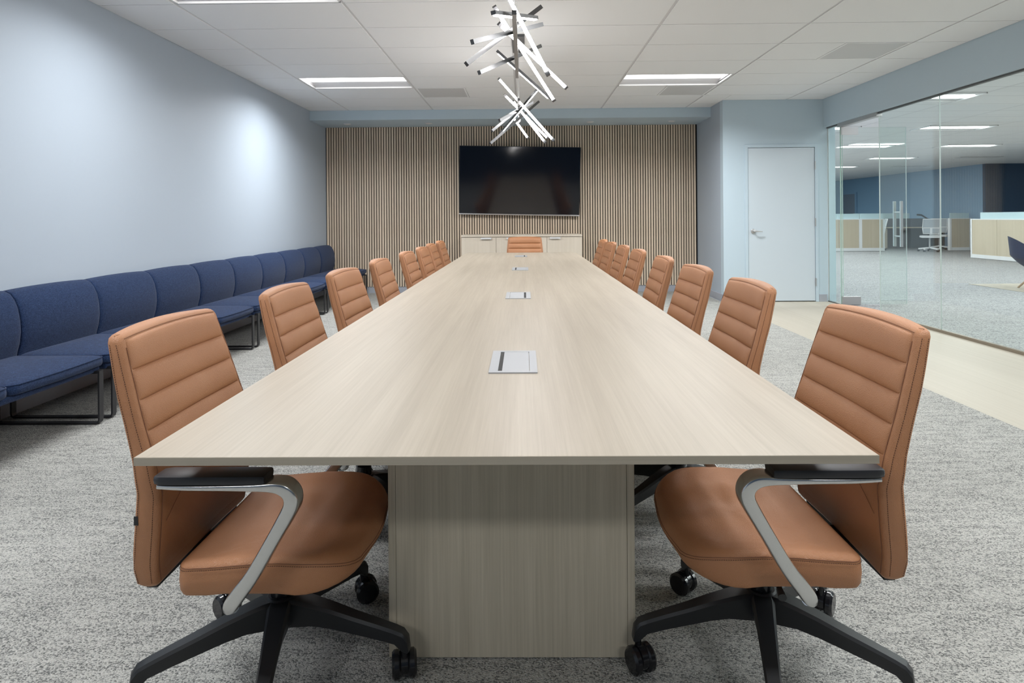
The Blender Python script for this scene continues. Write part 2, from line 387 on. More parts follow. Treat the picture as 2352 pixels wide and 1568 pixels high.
for ci, X in enumerate((4.85, 7.28, 9.7)):
    for ri, Y in enumerate((2.15, 5.2, 8.25, 11.3, 14.4, 17.45, 20.5, 23.6, 26.6)):
        troffer(X, Y, M['lens_far'], 'office ceiling light, %s back in the %s row from the glass' % (ordn[ri], ordn[ci]), 'office ceiling lights', simple=True)
for X, Y, wh in ((14.7, 5.2, 'first'), (14.7, 11.3, 'second'), (17, 11.3, 'third'), (14.7, 2.15, 'fourth'), (17, 5.2, 'fifth'), (17, 15, 'sixth')):
    troffer(X, Y, M['lens_far'], wh + ' office ceiling light outside the frame, beyond its right edge', 'office ceiling lights', simple=True)
for X, Y, lb in ((12.1, 17.5, 'long grey ceiling vent above the tan office panel run'), (12.1, 20.6, 'long grey ceiling vent above the white task chairs'), (9.9, 23.9, 'long grey ceiling vent above the office cabinets at left')):
    tag(MB().box(X, X+1.2, Y, Y+.3, ZC-.02, ZC-.001).build('office_vent', M['vent'], bevel=.004), lb, 'vent', 'office ceiling vents')
# downlights in the soffit, sprinkler cover
for i, (x, lb) in enumerate(((-2.69, 'leftmost'), (-1.44, 'second from the left'), (1.02, 'third from the left'), (2.26, 'rightmost'))):
    d = empty('downlight', (x, 9.56, ZS), label='small round recessed downlight in the soffit over the slats, ' + lb, cat='downlight', group='soffit downlights')
    MB().disc((0,0,-.003), (0,0,1), .058, .008, 28, .003).build('trim_ring', M['white_metal'], d, smooth=50)
    MB().disc((0,0,-.009), (0,0,1), .042, .006, 24, .002).build('lamp_face', M['white_dif'], d, smooth=50)
tag(MB().disc((2.40, 8.28, ZC-.006), (0,0,1), .045, .008, 24, .003).build('sprinkler_cover', M['tile'], smooth=50), 'small white round sprinkler cover on the ceiling by the closet corner', 'sprinkler')
# ------------------------------------------------------------------ glass wall
struct('trim_1', MB().box(XG-.018, XG+.018, YB, 7.41, ZH-.018, ZH), M['dark_chan'])
struct('trim_2', MB().box(XG-.018, XG+.018, YB, 7.41, 0, .028), M['bronze'])
struct('trim_3', MB().box(XG-.018, XG+.018, 8.32, YD, ZH-.018, ZH).box(XG-.012, XG+.012, 8.32, YD, 0, .012), M['dark_chan'])
struct('trim_4', MB().box(XG-.035, XG+.035, 7.40, 8.32, ZH-.05, ZH), M['satin'], bevel=.003)
struct('trim_5', MB().box(XG-.02, XG+.02, 7.42, 8.30, 0, .004), M['bronze'])
ys = [7.405, 6.335, 5.265, 4.195, 3.125, 2.055, .985, -.085, -1.155, YB]
for i in range(9):
    y1, y0 = ys[i], ys[i+1]
    g = struct('window_%d' % (i+1), MB().box(XG-.006, XG+.006, y0+.002, y1-.002, .028, ZH-.018), M['glass'])
    MB().box(XG-.0065, XG+.0065, y1-.0012, y1+.0012, .028, ZH-.018).build('glass_joint', M['joint'] if i else M['joint'], g)
g = struct('window_10', MB().box(XG-.006, XG+.006, 8.312, YD-.004, .012, ZH-.018), M['glass'])
MB().box(XG-.007, XG+.007, 8.306, 8.312, .012, ZH-.018).build('glass_edge', M['glass_edge'], g)
MB().box(XG-.008, XG+.008, YD-.004, YD, .012, ZH-.018).build('wall_channel', M['white_metal'], g)
# glass door standing open into the office
d = empty('door_2', (XG, 8.285, 0), kind='structure')
MB().box(.012, .84, -.006, .006, .012, ZH-.055).build('glass_leaf', M['glass'], d)
MB().box(.840, .8425, -.007, .007, .012, ZH-.055).build('leading_edge', M['joint'], d)
MB().box(.008, .012, -.007, .007, .012, ZH-.055).build('hinge_edge', M['glass_edge'], d)
MB().box(.0, .235, -.018, .018, .006, .115).build('bottom_patch', M['satin'], d, bevel=.003)
MB().box(.0, .215, -.018, .018, ZH-.155, ZH-.052).build('top_patch', M['white_metal'], d, bevel=.003)
h = MB()
for s in (-1, 1):
    h.box(.715, .748, s*.075-.012, s*.075+.012, .765, 1.36)
for z in (.90, 1.215): h.tube([(.731, -.075, z), (.731, .075, z)], .011, 10)
h.build('pull_handle', M['brushed'], d, bevel=.002)
# ------------------------------------------------------------------ television
def rot_about(deg, ax): return Matrix.Rotation(math.radians(deg), 4, ax)
tv = empty('television', (-.06, 9.80, 1.76), label='large black flat television hung on the slatted wall above the credenza', cat='television')
tv.rotation_euler = (math.radians(TV_TILT := 5.5), math.radians(1.35), 0)
a, b = .945, .532
MB().box(-a, a, 0, .03, -b, b).build('housing', M['black'], tv, bevel=.004)
MB().box(-a+.008, a-.008, -.003, .0, -b+.014, b-.008).build('screen', M['screen'], tv)
MB().box(-a, a, -.004, .008, -b-.012, -b+.006).build('bottom_bezel', M['brushed'], tv, bevel=.002)
MB().box(-.3, .3, .03, .085, -.2, .12).build('wall_bracket', M['black'], tv, bevel=.004)
# ------------------------------------------------------------------ credenza
CZ = .925; cy0, cy1 = 9.37, 9.92
cr = empty('credenza', (-.035, 9.64, 0), label='pale wood four door credenza under the television', cat='cabinet')
X0, X1 = -.905, .905; fy = cy0 - 9.64; by = cy1 - 9.64
MB().box(X0, X1, fy-.01, by, CZ-.028, CZ).build('cabinet_top', M['cab'], cr, bevel=.0015)
MB().box(X0+.004, X1-.004, fy+.022, by, .07, CZ-.028).build('carcass', M['cab'], cr)
MB().box(X0+.03, X1-.03, fy+.06, by-.02, 0, .07).build('plinth', M['black'], cr)
xs = [X0+.004, X0+.525, -.0, X1-.525, X1-.004]; hx = [-.53, -.145, .115, .50]
for i in range(4):
    dd = MB().box(xs[i]+.002, xs[i+1]-.002, fy, fy+.02, .075, CZ-.036).build('door', M['cab'], cr, bevel=.001)
    MB().box(hx[i]-.08, hx[i]+.08, fy-.022, fy+.001, CZ-.041, CZ-.038).box(hx[i]-.08, hx[i]+.08, fy-.024, fy-.021, CZ-.062, CZ-.038).build('handle', M['pull'], dd)
# ------------------------------------------------------------------ conference table
TXC = -.040; TZ = .737; TY1, TY2, THW = 1.165, 7.98, .692
tb = empty('conference_table', (TXC, (TY1+TY2)/2, 0), label='very long pale ash conference table running down the middle of the room', cat='table')
hl = (TY2 - TY1) / 2
segs = [-hl, -hl+2.27, -hl+4.54, hl]
for i in range(3):
    mb = MB().box(-THW, THW, segs[i], segs[i+1]-(.0006 if i < 2 else 0), TZ-.0155, TZ)
    tp = mb.build('tabletop_panel', M['table_top'], tb)
x, z0 = THW, TZ - .0155
# knife edge underside: recedes inward below the top
e = MB().loft([[(sx*(THW-i), sy*(hl-i), z) for sx, sy in ((-1,-1),(1,-1),(1,1),(-1,1))] for i, z in ((.0012, z0), (.07, TZ-.030))])
e.build('underside_edge', M['table_edge'], tb)
eb = MB()
for sy in (-1, 1): eb.box(-THW-.001, THW+.001, sy*(hl+.0005)-.0005, sy*(hl+.0005)+.0005, z0, TZ-.0004)
eb.build('edge_band', M['table_edge'], tb)['kind'] = 'stuff'
eb = MB()
for sx in (-1, 1): eb.box(sx*(THW+.0005)-.0005, sx*(THW+.0005)+.0005, -hl, hl, z0, TZ-.0004)
eb.build('edge_band', M['table_top'], tb)['kind'] = 'stuff'
by0 = 1.678 - (TY1+TY2)/2
def pedestal(y0, y1, name):
    b = MB().box(-.309, .309, y0, y0+.02, .004, TZ-.03).build(name, M['table_vert'], tb)
    for s in (-1, 1):
        MB().box(s*.3200-.0100, s*.3200+.0100, y0+.0008, y1, .004, TZ-.03).build('side_panel', M['table_vert'], tb, bevel=.001)
    MB().box(-.309, .309, y1-.02, y1, .004, TZ-.03).build('back_panel', M['table_vert'], tb)
    for sx in (-1, 1):
        for yy in (y0+.05, y1-.05): MB().disc((sx*.28, yy, .006), (0,0,1), .018, .012, 14).build('levelling_foot', M['black'], tb)
pedestal(by0, by0+.40, 'end_panel')
pedestal(7.37-(TY1+TY2)/2, 7.52-(TY1+TY2)/2, 'end_panel')
MB().box(-.21, .21, by0+.41, 7.36-(TY1+TY2)/2, .012, TZ-.03).build('centre_spine', M['table_vert'], tb)
# power modules let into the top
for i, (y, flip, lb) in enumerate(((1.93, 0, 'silver power box set in the table nearest the camera'), (3.57, 1, 'silver power box set in the table, second from the camera'),
                         (5.42, 0, 'silver power box set in the table, third from the camera'), (7.22, 1, 'silver power box at the far end of the table'))):
    p = empty('power_module', (-.034, y, TZ), label=lb, cat='power box', group='power boxes in the tabletop')
    if flip: p.rotation_euler = (0, 0, PI)
    W2, D2 = .07, .146
    MB().box(-W2, W2, -D2, -D2+.018, 0, .0035).box(-W2, W2, D2-.018, D2, 0, .0035).box(-W2, -W2+.026, -D2+.018, D2-.018, 0, .0035).box(W2-.022, W2, -D2+.018, D2-.018, 0, .0035).build('surround', M['module'], p)
    MB().box(-W2+.038, W2-.0235, -D2+.019, D2-.019, 0, .0032).build('flap', M['module'], p)
    MB().box(-W2+.026, W2-.0235, -D2+.018, D2-.018, 0, .0012).build('slot', M['hole'], p)
# ------------------------------------------------------------------ conference chair
seamL = [(.34,-.206),(.357,-.204),(.416,-.201),(.498,-.191),(.566,-.187),(.635,-.203),(.72,-.230),(.81,-.257),(.905,-.286),(.93,-.292)]
rearL = [(.34,-.243),(.366,-.246),(.40,-.249),(.448,-.244),(.514,-.236),(.57,-.232),(.639,-.242),(.72,-.262),(.793,-.285),(.91,-.313),(.93,-.318)]
halfW = [(.34,.222),(.40,.236),(.50,.245),(.60,.247),(.74,.240),(.84,.230),(.92,.220)]
def stitch(mb, path, step=.0046, dash=.0029, r=.00045):
    path = [Vector(p) for p in path]; acc = 0; pos = path[0]; seg = []
    pts = []
    for a, b in zip(path, path[1:]):
        Ln = (b-a).length; n = max(1, int(Ln/step)); d = (b-a)/n
        for i in range(n):
            q = a + d*i; mb.bar(q, q + d*(dash/step), r*2, r*2)
def make_chair():
    root = empty('conference_chair')
    # backrest shell
    def ring(z, ins=0, zz=None):
        w = lerp(halfW, z) - ins; f = lerp(seamL, z) + .010 - ins; r = lerp(rearL, z) + ins
        f = max(f, r + .004)
        bul = .026 * min(1, max(0, (z-.34)/.1)) ; c = .011
        P = []
        ny = 10
        for j in range(ny+1):
            y = -w + c + (2*w-2*c)*j/ny; P.append((f - .006*(1-(y/w)**2), y, z))
        P.append((f-.3*c, w-.3*c, z)); P.append((f-c, w, z)); P.append(((f+r)/2, w+.001, z)); P.append((r+c*.8, w, z)); P.append((r+.25*c, w-.25*c, z))
        for j in range(ny+1):
            y = w - c - (2*w-2*c)*j/ny; P.append((r - bul*(1-(y/w)**2), y, z))
        P.append((r+.25*c, -w+.25*c, z)); P.append((r+c*.8, -w, z)); P.append(((f+r)/2, -w-.001, z)); P.append((f-c, -w, z)); P.append((f-.3*c, -w+.3*c, z))
        crown = .010 if z > .85 else 0
        return [(x, y, zz_ + crown*(1-(y/.23)**2)*min(1,(z-.85)/.05)) if crown else (x, y, zz_) for (x, y, zz_) in P]
    zs = [(.345,.014),(.348,.006),(.357,0),(.39,0),(.43,0),(.47,0),(.51,0),(.54,0),(.57,0),(.60,0),(.64,0),(.68,0),(.73,0),(.78,0),(.83,0),(.87,0),(.90,0),(.909,.002),(.915,.007),(.917,.014)]
    mb = MB().loft([ring(z, i) for z, i in zs]); back = mb.build('backrest', M['leather'], root, smooth=50)
    # quilted front cushion
    seams = [.372, .634, .702, .770, .838, .905]
    zlist = []
    for a, b in zip(seams, seams[1:]):
        n = 10 if a > .5 else 16
        zlist += [a + (b-a)*(0.5-0.5*math.cos(PI*t/n)) for t in range(n)]
    zlist.append(.905)
    ny = 26; vs = []; fs = []
    for z in zlist:
        for a, b in zip(seams, seams[1:]):
            if a <= z <= b: break
        t = (z-a)/(b-a); w = lerp(halfW, z) - .014
        puff = (max(0, 1-(2*t-1)**2))**.42 * .0135 if a > .5 else (max(0, 1-(2*t-1)**6))*.008
        for j in range(ny+1):
            s = -math.cos(PI*j/ny); y = w*s
            edge = max(0, 1-abs(s)**14)**.5
            sm = 0.0
            x = lerp(seamL, z) + .006 + (.0015 + puff)*edge - .006*(1-s*s)
            vs.append((x, y, z + .010*(1-(y/.23)**2)*max(0, min(1, (z-.85)/.05))))
    for i in range(len(zlist)-1):
        for j in range(ny):
            a = i*(ny+1)+j; fs.append((a, a+1, a+ny+2, a+ny+1))
    MB().add(vs, fs).build('quilted_cushion', M['leather'], back, smooth=70)
    st = MB(); dk = MB()
    for s in (-1, 1):
        zz = [.36 + .01*i for i in range(56)]
        zz = [z for z in zz if z <= .908]
        stitch(st, [(lerp(seamL, z)-.003, s*(lerp(halfW, z)+.0006), z) for z in zz])
        stitch(st, [(lerp(rearL, z)+.008, s*(lerp(halfW, z)+.0004), z) for z in zz])
        dk.tube([(lerp(seamL, z)+.0105, s*(lerp(halfW, z)-.0125), z) for z in zz if z <= .897], .0007, 5)
    dk.tube([(lerp(seamL,.907)+.009-.006*(1-(y/.22)**2), y, .9075+.010*(1-(y/.23)**2)) for y in [-.208+.416*i/16 for i in range(17)]], .0007, 5)
    for z in seams[1:5]:
        dk.tube([(lerp(seamL, z)+.0078-.006*(1-(y/.23)**2), y, z) for y in [(-1+2*i/12)*(lerp(halfW, z)-.02) for i in range(13)]], .0006, 5)
    # curved lumbar seam
    dk.tube([(lerp(seamL, z)+.0155, y, z) for y, z in [((-1+2*i/16)*.222, .50+.10*(1-(-1+2*i/16)**2)) for i in range(17)]], .0006, 5)
    st.build('stitching', M['thread'], back)['kind'] = 'stuff'; dk.build('seam_line', M['crease'], back)['kind'] = 'stuff'
    MB().box(-.2350, -.2255, -.2460, -.2444, .50, .520).build('fabric_tag', M['black'], back)
    MB().box(-.235, -.21, -.2, .2, .335, .347).build('lower_trim', M['black'], back)
    # seat
    def outline(ins=0):
        P = []; x0, x1, w = -.142+ins, .250-ins, .25-ins
        rr, rf = max(.03-ins, .006), max(.125-ins, .02)
        def arc(cx, cy, r, a0, a1, n):
            for i in range(n+1):
                a = math.radians(a0+(a1-a0)*i/n); P.append((cx+r*math.cos(a), cy+r*math.sin(a)))
        arc(x0+rr, -w+rr, rr, 180, 270, 5)
        for i in range(1, 6): P.append((x0+rr + (x1-rf-x0-rr)*i/6, -w))
        arc(x1-rf, -w+rf, rf, 270, 360, 8)
        for i in range(1, 8): P.append((x1 + .010*math.sin(PI*i/8), -w+rf+(2*w-2*rf)*i/8))
        arc(x1-rf, w-rf, rf, 0, 90, 8)
        for i in range(1, 6): P.append((x1-rf - (x1-rf-x0-rr)*i/6, w))
        arc(x0+rr, w-rr, rr, 90, 180, 5)
        for i in range(1, 8): P.append((x0, w-rr-(2*w-2*rr)*i/8))
        return P
    def zt(x, y):
        e = .408 + .013*math.exp(-((x-.08)/.13)**2)
        if x > .15: e -= .030*((x-.15)/.10)**2
        return e
    def zb(x):
        return .336 + (.020*((x-.12)/.17)**2 if x > .12 else 0) + (0.008 if -.05 < x < .1 else .004)
    rings = []
    O = outline(.05); rings.append([(x, y, zb(x)) for x, y in O])
    rings.append([(x, y, zb(x)) for x, y in outline(.012)]); rings.append([(x, y, zb(x)+.004) for x, y in outline(.004)])
    rings.append([(x, y, zb(x)+.012) for x, y in outline(0)])
    rings.append([(x, y, (zb(x)+zt(x, y))/2) for x, y in outline(-.002)])
    rings.append([(x, y, zt(x, y)-.008) for x, y in outline(0)]); rings.append([(x, y, zt(x, y)-.002) for x, y in outline(.002)])
    rings.append([(x, y, zt(x, y)+.002) for x, y in outline(.008)])
    O = outline(.008); cx, cy = .08, 0
    for s in (.96, .9, .82, .73, .63, .52, .4, .28, .16, .06):
        R = []
        for x, y in O:
            X, Y = cx+(x-cx)*s, cy+(y-cy)*s
            dish = -.016*(1-s*s) ; rib = .0028*math.sin((X+.05)*2*PI/.075)*max(0, 1-s**6)*(1 if X < .2 else 0)
            R.append((X, Y, zt(X, Y)+.004+.003*(s > .8)+dish+rib))
        rings.append(R)
    seat = MB().loft(rings).build('seat', M['leather'], root, smooth=60)
    st = MB(); O = outline(-.0012); k = len(O)
    stitch(st, [(x, y, zt(x, y)-.009) for x, y in O] + [(O[0][0], O[0][1], zt(*O[0])-.009)])
    st.build('stitching', M['thread'], seat)['kind'] = 'stuff'
    dk = MB(); O = outline(.0005)
    dk.tube([(x, y, zt(x, y)-.0045) for x, y in O], .0008, 5, close=True); dk.build('seam_line', M['crease'], seat)
    # mechanism, column, lever
    MB().box(-.13, .12, -.085, .085, .295, .345).box(-.24, -.15, -.05, .05, .318, .345).build('tilt_mechanism', M['black'], root, bevel=.008)
    g = MB().disc((0,0,.265), (0,0,1), .0185, .13, 20).disc((0,0,.215), (0,0,1), .028, .05, 20, .004)
    g.build('gas_column', M['black_gloss'], root, smooth=40)
    MB().tube([(.03,.05,.318), (.03,.19,.318), (.035,.225,.31)], [.006,.006,.010], 8).build('lever', M['black'], root, smooth=50)
    # arms
    for s in (-1, 1):
        path = [(-.105,.631,.334),(-.05,.631,.335),(.03,.631,.335),(.10,.631,.335),(.135,.630,.334),(.155,.624,.333),(.167,.610,.331),(.169,.592,.329),(.160,.570,.327),(.125,.510,.321),(.08,.435,.313),(.043,.385,.306),(.024,.357,.302),(.014,.343,.300)]
        th = [.010,.012,.014,.018,.024,.029,.031,.032,.031,.029,.030,.033,.030,.012]
        wd = [.040,.050,.052,.052,.050,.048,.046,.044,.042,.038,.036,.036,.034,.020]
        def cr(tab, t):
            i = min(int(t), len(tab)-2); f = t - i; g = lambda k: Vector(tab[max(0, min(len(tab)-1, k))])
            a, b, c, d = g(i-1), g(i), g(i+1), g(i+2)
            return .5*((2*b) + (c-a)*f + (2*a-5*b+4*c-d)*f*f + (3*b-a-3*c+d)*f**3)
        full = [(x-.015, z, y, t_, w_) for (x, z, y), t_, w_ in zip(path, th, wd)]
        full = [(cr([f[:3] for f in full], k/4), cr([(f[3], f[4], 0) for f in full], k/4)) for k in range(4*(len(full)-1)+1)]
        path = [tuple(f[0]) for f in full]; th = [max(.006, f[1][0]) for f in full]; wd = [max(.01, f[1][1]) for f in full]
        rings = []
        for i, (x, z, y) in enumerate(path):
            a = path[max(0, i-1)]; b = path[min(len(path)-1, i+1)]
            d = Vector((b[0]-a[0], 0, b[1]-a[1])).normalized(); nrm = Vector((-d.z, 0, d.x))
            c = Vector((x, s*y, z)); R = []
            for a2 in range(24):
                an = 2*PI*a2/24 + PI/24; ca, sa = math.cos(an), math.sin(an)
                px = math.copysign(abs(ca)**.42, ca)*th[i]/2; py = math.copysign(abs(sa)**.42, sa)*wd[i]/2
                R.append(c + nrm*px + Vector((0, py, 0)))
            rings.append(R)
        arm = MB().loft(rings).build('armrest', M['brushed_arm'], root, smooth=60)
        pr = []
        for x, h, ww in ((-.124,.015,.044),(-.121,.019,.050),(-.108,.021,.057),(-.065,.021,.059),(.015,.021,.059),(.085,.021,.058),(.101,.020,.056),(.105,.016,.052)):
            R = []
            for a2 in range(12):
                an = 2*PI*a2/12; ca, sa = math.cos(an), math.sin(an)
                R.append((x, s*.335 + math.copysign(abs(ca)**.5, ca)*ww/2, .6385 + .0085 + math.copysign(abs(sa)**.4, sa)*h/2))
            pr.append(R)
        MB().loft(pr).build('arm_pad', M['pad'], arm, smooth=50)
        MB().tube([(.010, s*.295, .348), (-.01, s*.27, .332), (-.03, s*.08, .325)], [.012,.012,.010], 10).build('arm_bracket', M['chrome'], arm, smooth=50)
    # five star base
    sb = MB()
    sb.disc((0,0,.165), (0,0,1), .040, .075, 24, .006)
    for k in range(5):
        an = 2*PI*k/5; ca, sa = math.cos(an), math.sin(an); rings = []
        for r, top, bot, wt, wb in ((.015,.199,.125,.056,.040),(.05,.198,.128,.058,.036),(.09,.190,.131,.052,.030),(.14,.178,.126,.046,.027),(.20,.161,.116,.040,.025),(.26,.146,.106,.036,.024),(.305,.134,.097,.034,.024),(.325,.127,.080,.032,.024),(.338,.112,.075,.028,.022),(.342,.090,.078,.022,.018)):
            R = []
            for px, pz in ((-wt/2*.75, top), (wt/2*.75, top), (wt/2, top-.007), (wb/2, bot), (-wb/2, bot), (-wt/2, top-.007)):
                R.append((ca*r - sa*px, sa*r + ca*px, pz))
            rings.append(R)
        sb.loft(rings)
    star = sb.build('star_base', M['black'], root, smooth=40)
    cm = MB()
    for s in (-1, 1):
        cm.disc((.012, s*.0195, .034), (0,1,0), .034, .023, 26, .006)
    cm.disc((.012, 0, .038), (0,1,0), .029, .017, 20)
    cm.disc((0,0,.066), (0,0,1), .0085, .05, 12)
    c0 = cm.build('caster', M['black_gloss'], star, smooth=40)
    yaws = [1.9, .5, 2.6, 4.0, -.9]
    for k in range(5):
        c = c0 if k == 0 else c0.copy()
        if k: C.objects.link(c); c.parent = star
        an = 2*PI*k/5; c.location = (.328*math.cos(an), .328*math.sin(an), 0); c.rotation_euler = (0, 0, yaws[k])
    return root, star
chair, star = make_chair()
GROUP = 'tan leather conference chairs'
used = False
def put_chair(x, y, rz, star_rot, label):
    global used
    o = chair if not used else copy_tree(chair)
    used = True
    o.location = (x, y, 0); o.rotation_euler = (0, 0, rz); o['label'] = label; o['category'] = 'chair'; o['group'] = GROUP
    for ch in o.children:
        if ch.name.split('.')[0] == 'star_base': ch.rotation_euler = (0, 0, star_rot - rz)
    return o
nth = ['nearest the camera', 'second from the camera', 'third from the camera', 'fourth from the camera', 'fifth from the camera', 'sixth from the camera', 'seventh from the camera', 'farthest from the camera']
lY = [1.635, 2.40, 3.16, 3.96, 4.835, 5.58, 6.33, 7.09]
lX = [-.640, -.62, -.622, -.62, -.612, -.618, -.645, -.655]
rY = [1.66, 2.49, 3.25, 4.04, 4.925, 5.67, 6.41, 7.145]
rX = [.618, .60, .60, .605, .605, .605, .60, .61]
s36 = math.radians(36)
for i in range(8):
    put_chair(lX[i], lY[i], [0, .01, -.03, .02, 0, 0, 0.01, 0][i], math.radians(-6) if i == 0 else PI, 'tan leather swivel chair on the left side of the table, ' + nth[i])
for i in range(8):
    put_chair(rX[i], rY[i], PI + [0, .0, .02, -.02, 0, 0, 0, 0][i], math.radians(183) if i == 0 else 0, 'tan leather swivel chair on the right side of the table, ' + nth[i])
put_chair(.0, 8.42-.61+.0, -PI/2, math.radians(90), 'tan leather swivel chair at the far head of the table before the credenza')
bpy.data.objects[-1] if False else None
hc = [o for o in bpy.data.objects if o.get('label', '').startswith('tan leather swivel chair at the far head')][0]
hc.location = (.012, 8.10, 0)
# ------------------------------------------------------------------ navy bench seating
def make_bench():
    root = empty('modular_bench')
    Wm = .683
    prof = [(-.160,.36),(-.155,.40),(-.138,.46),(-.130,.53),(-.134,.60),(-.148,.67),(-.170,.72),(-.198,.755),(-.235,.772),(-.265,.768),(-.287,.745),(-.292,.69),(-.292,.5),(-.292,.36)]
    for k in range(3):
        y0 = k*Wm + .001; rings = []
        n = 18
        for j in range(n+1):
            t = -math.cos(PI*j/n); y = y0 + (Wm-.002)*(t+1)/2
            q = (1-abs(t)**22)**.5 if abs(t) < 1 else 0
            cr = .75*(1-t*t)
            R = []
            for x, z in prof:
                cxx, czz = -.24, .56
                sc_ = .90 + .10*q
                xx = cxx + (x-cxx)*(.90+.10*q) + (.022*cr if x > -.17 else 0); zz = czz + (z-czz)*(.98+.02*q) + (.012*cr if z > .7 else 0)
                R.append((min(xx, -.02) if True else xx, y, max(zz, .36)))
            rings.append(R)
        MB().loft(rings).build('back_cushion', M['sofa'], root, smooth=60)
        # seat cushion
        rings = []; n = 16
        def outl(ins):
            P = []; x0, x1 = -.18+ins, .370-ins; a, b = k*Wm+.001+ins, (k+1)*Wm-.001-ins; r = max(.055-ins, .01)
            rb = .02
            def arc(cx, cy, r, a0, a1, n):
                for i in range(n+1):
                    an = math.radians(a0+(a1-a0)*i/n); P.append((cx+r*math.cos(an), cy+r*math.sin(an)))
            arc(x0+rb, a+rb, rb, 180, 270, 2)
            for i in range(1, 6): P.append((x0+rb+(x1-r-x0-rb)*i/6, a))
            arc(x1-r, a+r, r, 270, 360, 5)
            for i in range(1, 8): P.append((x1+.012*math.sin(PI*i/8), a+r+(b-a-2*r)*i/8))
            arc(x1-r, b-r, r, 0, 90, 5)
            for i in range(1, 6): P.append((x1-r-(x1-r-x0-rb)*i/6, b))
            arc(x0+rb, b-rb, rb, 90, 180, 2)
            for i in range(1, 6): P.append((x0, b-rb-(b-a-2*rb)*i/6))
            return P
        zt, zb = .385, .335
        for ins, z in ((.03, zb), (.006, zb+.001), (0, zb+.008), (-.002, (zt+zb)/2), (0, zt-.008), (.005, zt-.002), (.010, zt+.001)): rings.append([(x, y, z) for x, y in outl(ins)])
        O = outl(.01); cx, cy = .10, (k+.5)*Wm
        for s in (.95, .87, .76, .62, .46, .28, .1):
            rings.append([(cx+(x-cx)*s, cy+(y-cy)*s, zt+.002+.034*(1-s**2.6)) for x, y in O])
        so = MB().loft(rings).build('seat_cushion', M['sofa'], root, smooth=60)
        MB().tube([(x, y, zt-.0005) for x, y in outl(.001)], .003, 6, close=True).build('piping', M['sofa'], so, smooth=60)
    MB().box(-.20, .345, .02, 3*Wm-.02, .298, .336).build('seat_deck', M['sofa'], root, bevel=.012)
    for y in (.055, 3*Wm-.055):
        mb = MB(); path = [(-.24,.31),(-.24,.03),(-.235,.012),(-.222,.006),(.352,.006),(.365,.012),(.37,.03),(.37,.31)]
        w, t = .036, .010
        rings = []
        for i, (x, z) in enumerate(path):
            a = path[max(0,i-1)]; b = path[min(len(path)-1,i+1)]; d = Vector((b[0]-a[0],0,b[1]-a[1])).normalized(); nn = Vector((-d.z,0,d.x))
            c = Vector((x, y, z)); rings.append([c+nn*t/2+Vector((0,-w/2,0)), c+nn*t/2+Vector((0,w/2,0)), c-nn*t/2+Vector((0,w/2,0)), c-nn*t/2+Vector((0,-w/2,0))])
        mb.loft(rings).box(-.24, .37, y-w/2, y+w/2, .295, .31)
        mb.build('sled_leg', M['leg_black'], root)
    return root
bench = make_bench()
bl = ['navy tweed three seat bench nearest the camera, cut by the left edge of the frame', 'navy tweed three seat bench second from the camera along the left wall',
      'navy tweed three seat bench third from the camera along the left wall', 'navy tweed three seat bench in the far corner by the slatted wall']
for i in range(4):
    o = bench if i == 0 else copy_tree(bench)
    o.location = (-2.84, 1.628 + 2.055*i, 0); tag(o, bl[i], 'bench', 'navy benches along the left wall')
# ------------------------------------------------------------------ chandeliers
def P(zx, zy, Y): return at(1040 + zx/4.6133, zy/4.6118, Y)
def chandelier(label, railY, hz, bars, can):
    cx = -.037; yc = (railY[0]+railY[1])/2
    root = empty('linear_chandelier', (cx, yc, hz), label=label, cat='chandelier', group='chandeliers over the table')
    o3 = Vector((cx, yc, hz))
    MB().box(-.011, .011, railY[0]-yc, railY[1]-yc, -.011, .011).build('rail', M['gun'], root)
    MB().box(-.055, .055, can[0]-yc, can[1]-yc, ZC-hz-.03, ZC-hz-.002).build('canopy', M['gun'], root, bevel=.003)
    for y in (railY[0]+.12, railY[1]-.12):
        yy = max(can[0]+.05, min(can[1]-.05, y))
        MB().tube([(0, yy-yc, ZC-hz-.03), (0, y-yc, .01)], .0014, 6).build('suspension_cable', M['satin'], root)
    for (a, ya, b, yb, sd) in bars:
        p, q = P(*a, ya) - o3, P(*b, yb) - o3
        d = (q-p).normalized(); sdv = Vector(sd); sdv = (sdv - d*sdv.dot(d)).normalized()
        x = d.cross(sdv).normalized(); s = .0115
        body = MB().loft([[r + x*s*i + sdv*s*j for i, j in ((-1,-1),(1,-1),(1,.55),(-1,.55))] for r in (p, q)]).build('led_bar', M['gun'], root)
        e = d*.022
        MB().loft([[r + x*s*i + sdv*s*j for i, j in ((-.78,.55),(.78,.55),(.78,1.0),(-.78,1.0))] for r in (p+e, q-e)]).build('light_strip', M['strip'], body)
    return root
DN = (0,-.35,-1); FR = (0,-1,-.35); UP = (0,1,.28)
b1 = [((440,70),3.35,(1075,1070),3.9, FR), ((490,250),3.3,(1205,935),3.75, FR), ((585,-40),3.1,(1015,800),3.05, FR),
      ((430,140),2.75,(885,195),3.45, DN), ((140,680),2.95,(930,78),3.5, UP), ((200,445),2.85,(940,262),3.6, UP),
      ((275,770),3.35,(925,490),4.2, UP), ((470,545),4.3,(1035,1050),4.1, (-.6,0,-1))]
b2 = [((485,830),5.5,(1070,1490),5.2, FR), ((545,1000),5.7,(1010,1470),5.9, FR), ((640,1070),5.8,(980,1510),5.5, FR),
      ((655,1262),6.6,(798,1462),6.2, FR), ((895,950),5.3,(505,1410),5.9, (.7,-.2,-.5)), ((842,1085),6.0,(490,1275),5.2, UP),
      ((908,1078),6.3,(395,1520),5.7, UP), ((735,1120),5.9,(412,1388),5.5, UP)]
chandelier('nearer linear chandelier of crossed lit bars, at the top of the frame', (2.9, 4.22), 2.13+.0, b1, (3.3, 3.85))
